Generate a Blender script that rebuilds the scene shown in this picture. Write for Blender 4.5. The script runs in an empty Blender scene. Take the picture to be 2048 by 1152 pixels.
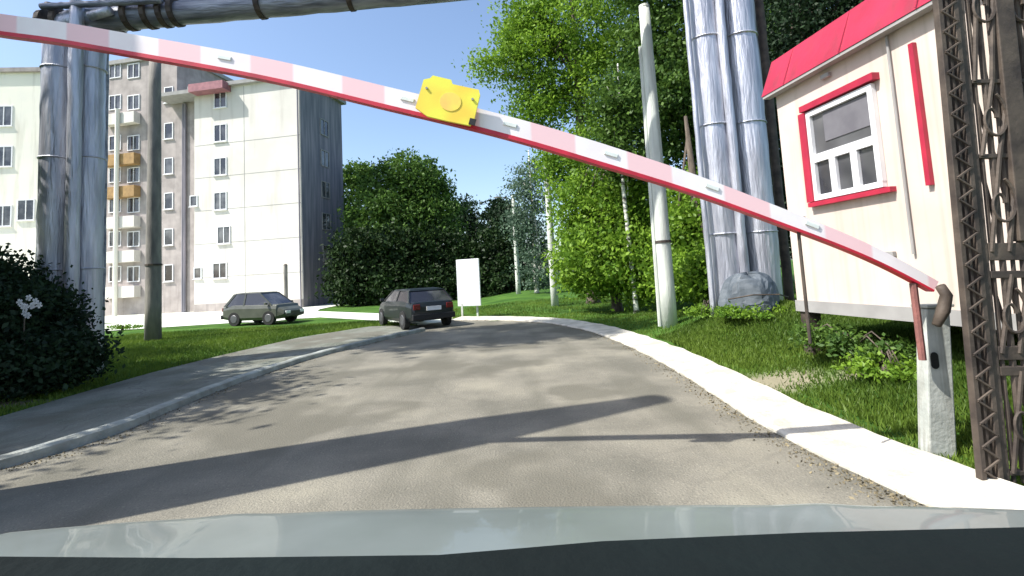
import bpy, math, random
import numpy as np
from mathutils import Vector, Matrix
random.seed(7); rng = np.random.default_rng(7)
sc = bpy.context.scene
col = sc.collection
# ------------------------------------------------------------------ camera
F = 1000.0; CH = 1.6; PITCH = math.radians(5.0); ROLL = 0.055
cam = bpy.data.cameras.new('camera'); cam_o = bpy.data.objects.new('camera', cam); col.objects.link(cam_o)
cam.sensor_width = 36; cam.lens = F/2048*36; cam.shift_y = -115/2048; cam.clip_start = 0.05; cam.clip_end = 2000
CR = Matrix.Rotation(math.pi/2+PITCH, 4, 'X') @ Matrix.Rotation(-ROLL, 4, 'Z')
CP = Vector((0, 0, CH))
cam_o.matrix_world = Matrix.Translation(CP) @ CR
sc.camera = cam_o
def ray(px, py): return (CR.to_3x3() @ Vector(((px-1024)/F, (461-py)/F, -1)))
def at(px, py, Y):
    d = ray(px, py); t = Y/d.y
    return CP + d*t
# ------------------------------------------------------------------ world, sun, exposure
SA, SB = 0.75, 0.30                       # shadow shift per metre of height (x, y)
sun_dir = Vector((-SA, -SB, 1)).normalized()
elev = math.asin(sun_dir.z); azi = math.atan2(sun_dir.x, sun_dir.y)
w = bpy.data.worlds.new('World'); sc.world = w; w.use_nodes = True
nt = w.node_tree; bg = nt.nodes['Background']
sky = nt.nodes.new('ShaderNodeTexSky'); sky.sky_type = 'NISHITA'; sky.sun_disc = False
sky.sun_elevation = elev; sky.sun_rotation = azi; sky.air_density = 1.0; sky.dust_density = 1.6; sky.ozone_density = 2.0
nt.links.new(sky.outputs[0], bg.inputs[0]); bg.inputs[1].default_value = 0.15
L = bpy.data.lights.new('sun', 'SUN'); L.energy = 4.6; L.angle = math.radians(0.6); L.color = (1, 0.965, 0.9)
lo = bpy.data.objects.new('sun', L); col.objects.link(lo)
lo.rotation_euler = sun_dir.to_track_quat('Z', 'Y').to_euler(); lo.location = (-20, -10, 40)
sc.view_settings.view_transform = 'Standard'; sc.view_settings.look = 'None'
sc.view_settings.exposure = 0.75; sc.view_settings.gamma = 1
sc.cycles.max_bounces = 6; sc.cycles.diffuse_bounces = 3; sc.cycles.transparent_max_bounces = 6
# ------------------------------------------------------------------ materials
def srgb(r, g, b):
    f = lambda c: (c/255/12.92) if c/255 <= .04045 else ((c/255+.055)/1.055)**2.4
    return (f(r), f(g), f(b))
def mat(name, c, c2=None, rough=0.7, metal=0, scale=3.0, detail=5, bump=0.0, bscale=None, spec=0.5, stretch=(1,1,1), c3=None, trans=0, coat=0, lo_=0.35, hi_=0.68):
    m = bpy.data.materials.new(name); m.use_nodes = True
    n = m.node_tree.nodes; l = m.node_tree.links; p = n['Principled BSDF']
    p.inputs['Roughness'].default_value = rough; p.inputs['Metallic'].default_value = metal
    p.inputs['Specular IOR Level'].default_value = spec; p.inputs['Coat Weight'].default_value = coat
    tc = n.new('ShaderNodeTexCoord'); mp = n.new('ShaderNodeMapping'); mp.inputs['Scale'].default_value = stretch
    l.new(tc.outputs['Object'], mp.inputs[0])
    ns = n.new('ShaderNodeTexNoise'); ns.inputs['Scale'].default_value = scale; ns.inputs['Detail'].default_value = detail
    l.new(mp.outputs[0], ns.inputs['Vector'])
    cr = n.new('ShaderNodeValToRGB'); c2 = c2 or tuple(x*0.82 for x in c)
    cr.color_ramp.elements[0].position = lo_; cr.color_ramp.elements[0].color = (*c2, 1)
    cr.color_ramp.elements[1].position = hi_; cr.color_ramp.elements[1].color = (*c, 1)
    if c3:
        e = cr.color_ramp.elements.new((lo_+hi_)/2+.02); e.color = (*c3, 1)
    l.new(ns.outputs['Fac'], cr.inputs[0]); l.new(cr.outputs[0], p.inputs['Base Color'])
    if bump:
        b = n.new('ShaderNodeBump'); b.inputs['Strength'].default_value = bump; b.inputs['Distance'].default_value = 0.03
        n2 = n.new('ShaderNodeTexNoise'); n2.inputs['Scale'].default_value = bscale or scale*6; n2.inputs['Detail'].default_value = 6
        l.new(mp.outputs[0], n2.inputs['Vector']); l.new(n2.outputs['Fac'], b.inputs['Height']); l.new(b.outputs[0], p.inputs['Normal'])
    return m
def leaf_mat(name, c, c2, tr=0.35):
    m = bpy.data.materials.new(name); m.use_nodes = True
    n = m.node_tree.nodes; l = m.node_tree.links; n.remove(n['Principled BSDF']); out = n['Material Output']
    a = n.new('ShaderNodeAttribute'); a.attribute_name = 'tint'
    mx = n.new('ShaderNodeMix'); mx.data_type = 'RGBA'; mx.inputs['A'].default_value = (*c2, 1); mx.inputs['B'].default_value = (*c, 1)
    l.new(a.outputs['Fac'], mx.inputs['Factor'])
    d = n.new('ShaderNodeBsdfDiffuse'); t = n.new('ShaderNodeBsdfTranslucent'); g = n.new('ShaderNodeBsdfGlossy'); g.inputs['Roughness'].default_value = 0.5
    l.new(mx.outputs['Result'], d.inputs[0]); l.new(mx.outputs['Result'], t.inputs[0])
    s1 = n.new('ShaderNodeMixShader'); s1.inputs[0].default_value = tr; l.new(d.outputs[0], s1.inputs[1]); l.new(t.outputs[0], s1.inputs[2])
    s2 = n.new('ShaderNodeMixShader'); s2.inputs[0].default_value = 0.015; l.new(s1.outputs[0], s2.inputs[1]); l.new(g.outputs[0], s2.inputs[2])
    l.new(s2.outputs[0], out.inputs['Surface'])
    return m
MT = {}
MT['asphalt'] = mat('asphalt', (.26,.24,.185), (.135,.127,.10), rough=.92, scale=.9, c3=(.205,.19,.15), bump=.5, bscale=55, detail=8)
def weather_shade(m, crack=.35, track=True):
    n = m.node_tree.nodes; l = m.node_tree.links; p = n['Principled BSDF']; base = p.inputs['Base Color'].links[0].from_socket
    tc = n.new('ShaderNodeTexCoord')
    def mult(fac, colr, prev):
        mx = n.new('ShaderNodeMix'); mx.data_type = 'RGBA'; mx.blend_type = 'MIX'; l.new(fac, mx.inputs['Factor']); l.new(prev, mx.inputs['A']); mx.inputs['B'].default_value = (*colr, 1); return mx.outputs['Result']
    def ramp(sock, a, b, k):
        r = n.new('ShaderNodeValToRGB'); r.color_ramp.elements[0].position = a; r.color_ramp.elements[1].position = b
        r.color_ramp.elements[0].color = (k[0],)*3+(1,); r.color_ramp.elements[1].color = (k[1],)*3+(1,); l.new(sock, r.inputs[0]); return r.outputs[0]
    ns = n.new('ShaderNodeTexNoise'); ns.inputs['Scale'].default_value = 1.6; ns.inputs['Detail'].default_value = 4; l.new(tc.outputs['Object'], ns.inputs['Vector'])
    add = n.new('ShaderNodeVectorMath'); add.operation = 'MULTIPLY_ADD'; l.new(ns.outputs['Color'], add.inputs[0]); add.inputs[1].default_value = (.9,.9,0); l.new(tc.outputs['Object'], add.inputs[2])
    v = n.new('ShaderNodeTexVoronoi'); v.feature = 'DISTANCE_TO_EDGE'; v.inputs['Scale'].default_value = .55; l.new(add.outputs[0], v.inputs['Vector'])
    c = mult(ramp(v.outputs['Distance'], .002, .014, (crack, 0)), (.07,.065,.055), base)
    g = n.new('ShaderNodeTexNoise'); g.inputs['Scale'].default_value = 38; g.inputs['Detail'].default_value = 3; l.new(tc.outputs['Object'], g.inputs['Vector'])
    c = mult(ramp(g.outputs['Fac'], .60, .70, (0, .45)), (.36,.335,.26), c); c = mult(ramp(g.outputs['Fac'], .30, .40, (.5, 0)), (.10,.095,.08), c)
    if track:
        mp = n.new('ShaderNodeMapping'); mp.inputs['Scale'].default_value = (1.1,.16,1); mp.inputs['Rotation'].default_value = (0,0,.1); l.new(tc.outputs['Object'], mp.inputs[0])
        t = n.new('ShaderNodeTexNoise'); t.inputs['Scale'].default_value = 1.3; t.inputs['Detail'].default_value = 5; l.new(mp.outputs[0], t.inputs['Vector'])
        c = mult(ramp(t.outputs['Fac'], .5, .66, (0, .7)), (.125,.118,.09), c)
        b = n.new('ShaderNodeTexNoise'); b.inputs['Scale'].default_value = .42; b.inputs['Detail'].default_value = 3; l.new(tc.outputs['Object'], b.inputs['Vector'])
        c = mult(ramp(b.outputs['Fac'], .52, .57, (0, .75)), (.12,.112,.085), c)  # stain patches, deepened so the colour also carries mottled tree shade
    l.new(c, p.inputs['Base Color'])
weather_shade(MT['asphalt'], .14)
MT['path'] = mat('path', (.23,.235,.2), (.11,.12,.09), rough=.95, scale=1.2, bump=.5, bscale=30, detail=8)
weather_shade(MT['path'], .5)
MT['lot'] = mat('lot', (.74,.76,.66), (.6,.62,.52), rough=.9, scale=.6, bump=.2, bscale=20)
MT['kerb'] = mat('kerb', (.60,.57,.49), (.40,.38,.32), rough=.9, scale=3.4, c3=(.54,.51,.44), bump=.6, bscale=22, detail=8)
MT['kerbgrey'] = mat('kerb grey', (.42,.44,.4), (.24,.25,.22), rough=.9, scale=3, bump=.6, bscale=22)
MT['ground'] = mat('ground', (.085,.17,.028), (.035,.085,.015), rough=1, scale=.7, c3=(.06,.13,.022), bump=.8, bscale=14, detail=9, spec=.1)
def soil(m, spots):
    n = m.node_tree.nodes; l = m.node_tree.links; p = n['Principled BSDF']; c = p.inputs['Base Color'].links[0].from_socket
    tc = n.new('ShaderNodeTexCoord'); ns = n.new('ShaderNodeTexNoise'); ns.inputs['Scale'].default_value = 2.5; ns.inputs['Detail'].default_value = 7; l.new(tc.outputs['Object'], ns.inputs['Vector'])
    for (x, y, rx, ry) in spots:
        mp = n.new('ShaderNodeMapping'); mp.inputs['Location'].default_value = (-x/rx, -y/ry, 0); mp.inputs['Scale'].default_value = (1/rx, 1/ry, 0)
        l.new(tc.outputs['Object'], mp.inputs[0]); gr = n.new('ShaderNodeTexGradient'); gr.gradient_type = 'SPHERICAL'; l.new(mp.outputs[0], gr.inputs[0])
        a = n.new('ShaderNodeMath'); a.operation = 'MULTIPLY_ADD'; l.new(gr.outputs['Fac'], a.inputs[0]); a.inputs[1].default_value = 2.2; 
        b = n.new('ShaderNodeMath'); b.operation = 'SUBTRACT'; l.new(ns.outputs['Fac'], b.inputs[0]); b.inputs[1].default_value = .95; l.new(b.outputs[0], a.inputs[2]); a.use_clamp = True
        mx = n.new('ShaderNodeMix'); mx.data_type = 'RGBA'; l.new(a.outputs[0], mx.inputs['Factor']); l.new(c, mx.inputs['A']); mx.inputs['B'].default_value = (.24,.22,.15,1); c = mx.outputs['Result']
    l.new(c, p.inputs['Base Color'])
SOIL = [(3.35,6.7,1.0,.9),(2.6,7.8,.7,1.0),(4.3,6.2,.9,.5),(-8.5,8.2,1.4,.5),(2.9,4.9,.4,1.0)]
soil(MT['ground'], SOIL)
MT['grass'] = leaf_mat('grass blades', (.17,.25,.035), (.045,.10,.015), .35)
MT['foil'] = mat('insulation sheet', (.62,.63,.68), (.34,.35,.4), rough=.42, metal=.55, scale=2.4, stretch=(3,3,.35), bump=.9, bscale=7, detail=6)
MT['foilh'] = mat('insulation sheet worn', (.36,.38,.42), (.14,.15,.19), rough=.5, metal=.45, scale=2.4, stretch=(.5,3,3), bump=.8, bscale=7)
MT['steel_dark'] = mat('dark steel', (.11,.085,.065), (.04,.03,.025), rough=.7, metal=.2, scale=5, bump=.15)
MT['wallwhite'] = mat('white panel wall', (.70,.67,.61), (.60,.57,.52), rough=.8, scale=.5, bump=.1, bscale=12)
MT['wallgrey'] = mat('grey plaster', (.42,.37,.35), (.30,.265,.25), rough=.85, scale=1.4, bump=.1, bscale=12)
MT['walldark'] = mat('shaded side wall', (.30,.27,.30), (.15,.15,.18), rough=.85, scale=1.1, stretch=(3,3,.25), bump=.1)  # side face's shade is put into this darker wall colour; downpipes share it
MT['wallcream'] = mat('cream plaster', (.86,.82,.70), (.78,.75,.66), rough=.85, scale=.4, bump=.08, bscale=10)
MT['ochre'] = mat('ochre panel', (.40,.25,.10), (.28,.17,.07), rough=.8)
MT['seam'] = mat('panel joint', (.34,.33,.32), rough=.9)
MT['blindgrey'] = mat('grey blind', (.17,.165,.18), (.12,.115,.13), rough=.7)
MT['glass'] = mat('window glass', (.15,.15,.155), (.018,.018,.025), rough=.1, scale=.8, detail=3, spec=.8, lo_=.45, hi_=.7)
MT['frame'] = mat('window frame white', (.82,.82,.82), (.72,.72,.74), rough=.5)
MT['roofred'] = mat('red roof sheet', (.46,.022,.06), (.33,.015,.04), rough=.42, scale=2, bump=.1, spec=.6)
MT['redtrim'] = mat('red window trim', (.45,.02,.05), (.34,.012,.04), rough=.5, scale=4)
MT['kiosk'] = mat('cream cladding', (.66,.56,.49), (.56,.47,.41), rough=.7, scale=1.3, bump=.06, bscale=10)
MT['armwhite'] = None
MT['armred'] = mat('red edge', (.62,.02,.05), (.40,.012,.03), rough=.45, scale=5, stretch=(1,1,1))
MT['yellow'] = mat('yellow board', (.82,.77,.07), (.85,.60,.06), rough=.5, scale=3.2, detail=1, lo_=.4, hi_=.56)
MT['orange'] = mat('faded orange disc', (.90,.55,.12), (.88,.70,.1), rough=.5, scale=6)
MT['postwhite'] = mat('chalky white paint', (.52,.54,.50), (.34,.36,.33), rough=.8, scale=5, bump=.2)
MT['black'] = mat('black', (.012,.012,.013), (.008,.008,.009), rough=.6)
MT['rust'] = mat('rusty red paint', (.26,.10,.085), (.16,.07,.06), rough=.75, scale=8, bump=.2)
MT['concrete'] = mat('pale concrete', (.66,.69,.62), (.48,.5,.46), rough=.9, scale=2.5, stretch=(2,2,.5), bump=.35)
MT['concretegrey'] = mat('grey concrete', (.27,.25,.22), (.15,.14,.13), rough=.9, scale=2.5, stretch=(2,2,.5), bump=.35)
MT['whiteboard'] = mat('white board', (.80,.82,.82), (.74,.75,.78), rough=.5, scale=1.5)
MT['faint'] = mat('faded print', (.66,.70,.66), (.74,.77,.74), rough=.6, scale=18)
MT['carblack'] = mat('black car paint', (.008,.013,.015), (.005,.008,.01), rough=.4, coat=.2)
MT['carcream'] = mat('cream car paint', (.52,.53,.45), (.46,.47,.40), rough=.35, coat=.5)
MT['hood'] = mat('grey green car paint', (.22,.25,.235), (.14,.16,.145), rough=.5, metal=.15, scale=2.6, detail=8, coat=.35, bump=.05, bscale=4)
MT['dash'] = mat('dashboard plastic', (.007,.012,.012), (.003,.005,.005), rough=.9, spec=.15, scale=3, bump=.15, bscale=60)
MT['tyre'] = mat('tyre rubber', (.02,.02,.02), rough=.9)
MT['rim'] = mat('wheel rim', (.16,.16,.17), rough=.5, metal=.7)
MT['carolive'] = mat('olive grey car paint', (.085,.09,.07), (.06,.065,.05), rough=.4, coat=.2)
MT['olive'] = mat('olive glass', (.05,.055,.04), (.03,.035,.025), rough=.3)
MT['redlight'] = mat('red lamp', (.16,.012,.010), rough=.25)
MT['whitelight'] = mat('clear lamp', (.8,.8,.8), rough=.2)
MT['plate'] = mat('number plate', (.82,.82,.82), rough=.4)
MT['bark'] = mat('bark', (.16,.13,.10), (.07,.055,.045), rough=1, scale=6, stretch=(2,2,.5), bump=.8)
MT['birch'] = mat('birch bark', (.68,.68,.60), (.10,.09,.08), rough=.9, scale=3, stretch=(.7,.7,4), bump=.3, lo_=.38, hi_=.46)
MT['tarp'] = mat('blue grey tarpaulin', (.12,.14,.16), (.05,.065,.08), rough=.6, scale=3, bump=.5, bscale=6)
MT['petal'] = mat('white petals', (.8,.8,.8), rough=.7)
MT['leaf_bright'] = leaf_mat('bright leaves', (.25,.40,.04), (.08,.18,.02), .42)
MT['leaf_mid'] = leaf_mat('mid leaves', (.12,.21,.035), (.035,.085,.02), .33)
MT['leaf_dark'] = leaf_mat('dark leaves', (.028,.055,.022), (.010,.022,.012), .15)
MT['leaf_shaded'] = leaf_mat('shaded leaves', (.026,.052,.014), (.010,.022,.006), .08)  # shade inside the wood is put into this near-black leaf colour
MT['leaf_wood'] = leaf_mat('wood leaves', (.11,.20,.035), (.03,.07,.015), .3)
MT['leaf_cool'] = leaf_mat('cool leaves', (.16,.24,.16), (.045,.085,.06), .35)
def streak(m, colr, amt=.5, sx=2.2, a=.52, b_=.75):
    n = m.node_tree.nodes; l = m.node_tree.links; p = n['Principled BSDF']; c = p.inputs['Base Color'].links[0].from_socket
    tc = n.new('ShaderNodeTexCoord'); mp = n.new('ShaderNodeMapping'); mp.inputs['Scale'].default_value = (sx,sx,.12); l.new(tc.outputs['Object'], mp.inputs[0])
    t = n.new('ShaderNodeTexNoise'); t.inputs['Scale'].default_value = 1.5; t.inputs['Detail'].default_value = 7; l.new(mp.outputs[0], t.inputs['Vector'])
    r = n.new('ShaderNodeValToRGB'); r.color_ramp.elements[0].position = a; r.color_ramp.elements[1].position = b_; r.color_ramp.elements[0].color = (0,0,0,1); r.color_ramp.elements[1].color = (amt,)*3+(1,)
    l.new(t.outputs['Fac'], r.inputs[0]); mx = n.new('ShaderNodeMix'); mx.data_type = 'RGBA'; l.new(r.outputs[0], mx.inputs['Factor']); l.new(c, mx.inputs['A']); mx.inputs['B'].default_value = (*colr,1); l.new(mx.outputs['Result'], p.inputs['Base Color'])
streak(MT['kiosk'], (.36,.30,.22), .55, 5); streak(MT['wallwhite'], (.40,.36,.31), .5, 1.2); streak(MT['wallcream'], (.42,.38,.30), .5, 1.2); streak(MT['wallgrey'], (.14,.12,.12), .5, 1.5)
streak(MT['roofred'], (.22,.03,.04), .6, 4); streak(MT['concrete'], (.25,.25,.22), .6, 6); streak(MT['postwhite'], (.22,.20,.16), .7, 14, .48, .7)
# barrier arm paint: white with wide worn pinkish red bands
def arm_mat():
    m = mat('arm paint', (.86,.82,.82), (.82,.74,.75), rough=.4, scale=4)
    n = m.node_tree.nodes; l = m.node_tree.links; p = n['Principled BSDF']
    base = p.inputs['Base Color'].links[0].from_socket
    tc = n.new('ShaderNodeTexCoord'); w = n.new('ShaderNodeTexWave'); w.bands_direction = 'X'; w.inputs['Scale'].default_value = .42; w.inputs['Distortion'].default_value = .3
    l.new(tc.outputs['Object'], w.inputs[0])
    cr = n.new('ShaderNodeValToRGB'); cr.color_ramp.elements[0].position = .52; cr.color_ramp.elements[0].color = (0,0,0,1); cr.color_ramp.elements[1].position = .6; cr.color_ramp.elements[1].color = (1,1,1,1)
    l.new(w.outputs['Fac'], cr.inputs[0])
    mx = n.new('ShaderNodeMix'); mx.data_type = 'RGBA'; l.new(cr.outputs[0], mx.inputs['Factor']); l.new(base, mx.inputs['A']); mx.inputs['B'].default_value = (.84,.56,.58,1)
    l.new(mx.outputs['Result'], p.inputs['Base Color'])
    return m
MT['armwhite'] = arm_mat()
# ------------------------------------------------------------------ mesh helpers
class MB:
    def __init__(s): s.v = []; s.f = []
    def box(s, c, size, rot=None):
        c = Vector(c); h = Vector(size)/2; b = len(s.v)
        for dx in (-1,1):
            for dy in (-1,1):
                for dz in (-1,1):
                    p = Vector((dx*h.x, dy*h.y, dz*h.z))
                    if rot is not None: p = rot @ p
                    s.v.append(tuple(c+p))
        for q in ((0,1,3,2),(4,6,7,5),(0,4,5,1),(2,3,7,6),(0,2,6,4),(1,5,7,3)): s.f.append(tuple(b+i for i in q))
        return s
    def hexa(s, pts):            # 8 points: bottom 4 ccw, top 4 ccw
        b = len(s.v); s.v += [tuple(p) for p in pts]
        for q in ((3,2,1,0),(4,5,6,7),(0,1,5,4),(1,2,6,5),(2,3,7,6),(3,0,4,7)): s.f.append(tuple(b+i for i in q))
        return s
    def tube(s, path, r, n=10, cap=True):
        path = [Vector(p) for p in path]; k = len(path)
        if not hasattr(r, '__len__'): r = [r]*k
        b = len(s.v); prev = None
        for i, p in enumerate(path):
            d = (path[min(i+1,k-1)]-path[max(i-1,0)]).normalized()
            a = prev if prev is not None else (Vector((1,0,0)) if abs(d.x) < .8 else Vector((0,1,0)))
            a = (a - d*a.dot(d)).normalized(); prev = a; e = d.cross(a)
            for j in range(n):
                t = 2*math.pi*j/n; s.v.append(tuple(p + (a*math.cos(t)+e*math.sin(t))*r[i]))
        for i in range(k-1):
            for j in range(n):
                s.f.append((b+i*n+j, b+i*n+(j+1)%n, b+(i+1)*n+(j+1)%n, b+(i+1)*n+j))
        if cap:
            s.f.append(tuple(b+j for j in reversed(range(n)))); s.f.append(tuple(b+(k-1)*n+j for j in range(n)))
        return s
    def loft(s, secs, closed=True, cap=True):
        b = len(s.v); n = len(secs[0])
        for q in secs: s.v += [tuple(p) for p in q]
        for i in range(len(secs)-1):
            for j in range(n if closed else n-1):
                s.f.append((b+i*n+j, b+i*n+(j+1)%n, b+(i+1)*n+(j+1)%n, b+(i+1)*n+j))
        if cap: s.f.append(tuple(b+j for j in reversed(range(n)))); s.f.append(tuple(b+(len(secs)-1)*n+j for j in range(n)))
        return s
    def build(s, name, m, parent=None, smooth=False, bevel=0):
        me = bpy.data.meshes.new(name); me.from_pydata(s.v, [], s.f); me.update()
        if smooth: me.polygons.foreach_set('use_smooth', [True]*len(me.polygons))
        me.materials.append(m if not isinstance(m, str) else MT[m])
        o = bpy.data.objects.new(name, me); col.objects.link(o)
        if parent:
            o.parent = parent; o.matrix_parent_inverse = parent.matrix_basis.inverted()
        if bevel:
            bv = o.modifiers.new('bevel', 'BEVEL'); bv.width = bevel; bv.segments = 2; bv.limit_method = 'ANGLE'
        return o
def tag(o, label=None, cat=None, group=None, kind=None):
    if label: o['label'] = label
    if cat: o['category'] = cat
    if group: o['group'] = group
    if kind: o['kind'] = kind
    return o
def empty(name, loc, label, cat, group=None):
    o = bpy.data.objects.new(name, None); col.objects.link(o); o.location = loc; o.empty_display_size = .2
    return tag(o, label, cat, group)
def np_quads(name, C, S, m, parent=None, tint=None, shape='quad', N=None):
    """many small leaf faces: centres C (n,3), sizes S (n,), random orientation"""
    n = len(C)
    a = rng.normal(size=(n,3)); a /= np.linalg.norm(a,axis=1)[:,None]
    b = rng.normal(size=(n,3)); b -= a*(a*b).sum(1)[:,None]; b /= np.linalg.norm(b,axis=1)[:,None]
    S = np.asarray(S)[:,None]
    P = np.stack([C-a*S, C-b*S*.55, C+a*S, C+b*S*.55], 1).reshape(-1,3)
    me = bpy.data.meshes.new(name); me.vertices.add(4*n); me.vertices.foreach_set('co', P.ravel().astype(np.float32))
    me.loops.add(4*n); me.loops.foreach_set('vertex_index', np.arange(4*n, dtype=np.int32))
    me.polygons.add(n); me.polygons.foreach_set('loop_start', np.arange(0,4*n,4, dtype=np.int32)); me.polygons.foreach_set('loop_total', np.full(n,4,dtype=np.int32))
    me.update()
    at_ = me.attributes.new('tint', 'FLOAT', 'POINT'); at_.data.foreach_set('value', np.repeat(tint if tint is not None else rng.random(n), 4).astype(np.float32))
    me.materials.append(MT[m]); o = bpy.data.objects.new(name, me); col.objects.link(o)
    if parent: o.parent = parent; o.matrix_parent_inverse = parent.matrix_basis.inverted()
    return o
# ------------------------------------------------------------------ terrain
def px_ground(px, py, z=0.0):
    d = ray(px, py); t = (z-CH)/d.z
    return CP + d*t
EDGE_PX = [(905,641),(1010,641),(1100,646),(1180,662),(1250,688),(1320,722),(1390,762),(1450,803),(1530,855),(1630,908),(1740,960),(1840,1005)]
EDGE = [px_ground(*p) for p in EDGE_PX]
EDGE = EDGE + [Vector((2.75,2.6,0)), Vector((2.9,1.0,0)), Vector((3.0,-3,0)), Vector((3.0,-14,0))]
LEFT_PX = [(850,662),(760,682),(620,718),(470,768),(350,817),(240,868),(120,908),(0,940)]
LEFT = [px_ground(*p) for p in LEFT_PX] + [Vector((-6.5,2.6,0)), Vector((-9,1.2,0)), Vector((-14,-1,0))]
GR_PX = [(742,652),(600,674),(450,708),(300,745),(150,788),(0,832)]
GR = [px_ground(*p) for p in GR_PX] + [Vector((-11,5,0)), Vector((-18,3,0))]
def seg_dist(x, y, poly):
    """unsigned distance to polyline; x,y arrays"""
    D = np.full(np.shape(x), 1e9)
    for a, b in zip(poly[:-1], poly[1:]):
        ax, ay, bx, by = a.x, a.y, b.x, b.y; L2 = (bx-ax)**2+(by-ay)**2
        t = np.clip(((x-ax)*(bx-ax)+(y-ay)*(by-ay))/L2, 0, 1)
        D = np.minimum(D, np.hypot(x-ax-t*(bx-ax), y-ay-t*(by-ay)))
    return D
def edge_x(y):
    ys = [p.y for p in EDGE][::-1]; xs = [p.x for p in EDGE][::-1]
    return np.interp(y, ys, xs)
def sm(t): t = np.clip(t, 0, 1); return t*t*(3-2*t)
def H(x, y):
    x = np.asarray(x, float); y = np.asarray(y, float)
    right = x - np.where(y < EDGE[1].y, edge_x(np.minimum(y, EDGE[1].y)), -2.0)
    d = right - .75
    h = .42*sm(d/2.2)*sm((18-y)/7) + .25*sm((x-5)/6)
    far = sm((y-18)/14)*.35
    bump = .025*(np.sin(x*2.1+y)*np.sin(y*1.7-x*.6)+.6*np.sin(x*5.3+1)*np.sin(y*4.7))*sm(d/1.0)
    h = h + .32*np.exp(-(((x-4.8)/1.5)**2+((y-10.4)/1.5)**2))
    return np.where((d > 0), h+bump, 0)*1.0 + far*np.where(x > -3, sm((x+3)/4), 0)
def gnd(px, py):
    d = ray(px, py)
    t = .5
    for i in range(20000):
        p = CP+d*t
        if p.z <= float(H(p.x, p.y)): return p
        t += .01 if t < 60 else .1
    return p
# ground grid with finer cells near the camera
xs = np.unique(np.concatenate([np.linspace(-400,-40,19), np.linspace(-40,-10,31), np.linspace(-10,14,161), np.linspace(14,50,37), np.linspace(50,400,19)]))
ys = np.unique(np.concatenate([np.linspace(-60,-2,20), np.linspace(-2,20,160), np.linspace(20,60,60), np.linspace(60,600,30)]))
X, Y = np.meshgrid(xs, ys); Z = H(X, Y)
Z = Z - 0.03*(Z < .001)
nx, ny = len(xs), len(ys)
g = MB(); g.v = list(zip(X.ravel().tolist(), Y.ravel().tolist(), Z.ravel().tolist()))
g.f = [(j*nx+i, j*nx+i+1, (j+1)*nx+i+1, (j+1)*nx+i) for j in range(ny-1) for i in range(nx-1)]
tag(g.build('ground', 'ground', smooth=True), kind='structure')
# road: one sheet between left kerb line and right edge, turning left at the far end
def sheet(name, pts, z, m, th=None):
    b = MB(); b.v = [(p.x, p.y, z) for p in pts]; b.f = [tuple(range(len(pts)))]
    bm_o = b.build(name, m); return tag(bm_o, kind='structure')
far_l = [px_ground(600,640), px_ground(350,648), Vector((-40,17.5,0))]
road_pts = LEFT[::-1] + [px_ground(850,662)]
road_poly = [Vector((p.x,p.y,0)) for p in LEFT[::-1]] + [px_ground(838,650)] + [Vector((p.x,p.y,0)) for p in EDGE] + [Vector((-14,-14,0))]
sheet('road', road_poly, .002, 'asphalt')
path_poly = [Vector((p.x,p.y,0)) for p in GR[::-1]] + [Vector((p.x,p.y,0)) for p in [px_ground(838,650)]+LEFT]
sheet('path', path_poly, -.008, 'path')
# pale cross road running off to the left at the far end, and the sunlit lot by the building
cross = [px_ground(905,641.5), px_ground(838,650), px_ground(765,641), px_ground(640,634), Vector((-30,22.5,0)), Vector((-30,29.5,0)), px_ground(640,622), px_ground(780,627), px_ground(905,630)]
sheet('side_road', cross, -.012, 'lot')
lot = [px_ground(618,634), px_ground(530,644), px_ground(205,646), Vector((-60,20,0)), Vector((-60,46,0)), Vector((-14,46,0)), px_ground(640,618)]
sheet('parking_lot', lot, -.004, 'lot')
def strip(name, line, w0, w1, z0, z1, m, th=.0, side=1):
    """raised strip along a polyline, offset to the right-hand side (side=1) by w0..w1"""
    pts = []
    L_ = [Vector((p.x,p.y)) for p in line]
    # resample
    Q = []
    for a, b in zip(L_[:-1], L_[1:]):
        k = max(1, int((b-a).length/.25))
        for i in range(k): Q.append(a.lerp(b, i/k))
    Q.append(L_[-1])
    for _ in range(6): Q = [Q[0]]+[(Q[i-1]+Q[i]*2+Q[i+1])/4 for i in range(1,len(Q)-1)]+[Q[-1]]
    b = MB(); secs = []; zj = 0
    for i, p in enumerate(Q):
        if i % 12 == 0:
            if len(secs) > 1:
                b.loft(secs, closed=True); last = [Vector(v) for v in secs[-1]]; secs = [[tuple(v+Vector((0,0,random.uniform(-.001,.001)))) for v in last]]
                dd = (Q[min(i+1,len(Q)-1)]-p).normalized()*.010; secs = [[(v[0]+dd.x, v[1]+dd.y, v[2]) for v in secs[0]]]
            zj = random.uniform(-.006,.006); z0 += zj; z1 += zj
        d = (Q[min(i+1,len(Q)-1)]-Q[max(i-1,0)]).normalized(); nrm = Vector((-d.y, d.x))*side
        j = .012*math.sin(i*1.7)+.01*random.uniform(-1,1)
        i0 = p+nrm*(w0+j); i1 = p+nrm*(w1+j*2)
        secs.append([(i0.x,i0.y,-.08),(i0.x+nrm.x*.01,i0.y+nrm.y*.01,z0-.02),(i0.x+nrm.x*.04,i0.y+nrm.y*.04,z0),(i1.x-nrm.x*.03,i1.y-nrm.y*.03,z1),(i1.x,i1.y,z1-.02),(i1.x,i1.y,-.08)])
    b.loft(secs, closed=True)
    return b.build(name, m)
tag(strip('kerb', EDGE, -.03, .62, .05, .10, 'kerb'), kind='structure')
tag(strip('kerb_left', LEFT, -.02, .16, .10, .10, 'kerbgrey', side=-1), kind='structure')
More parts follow.
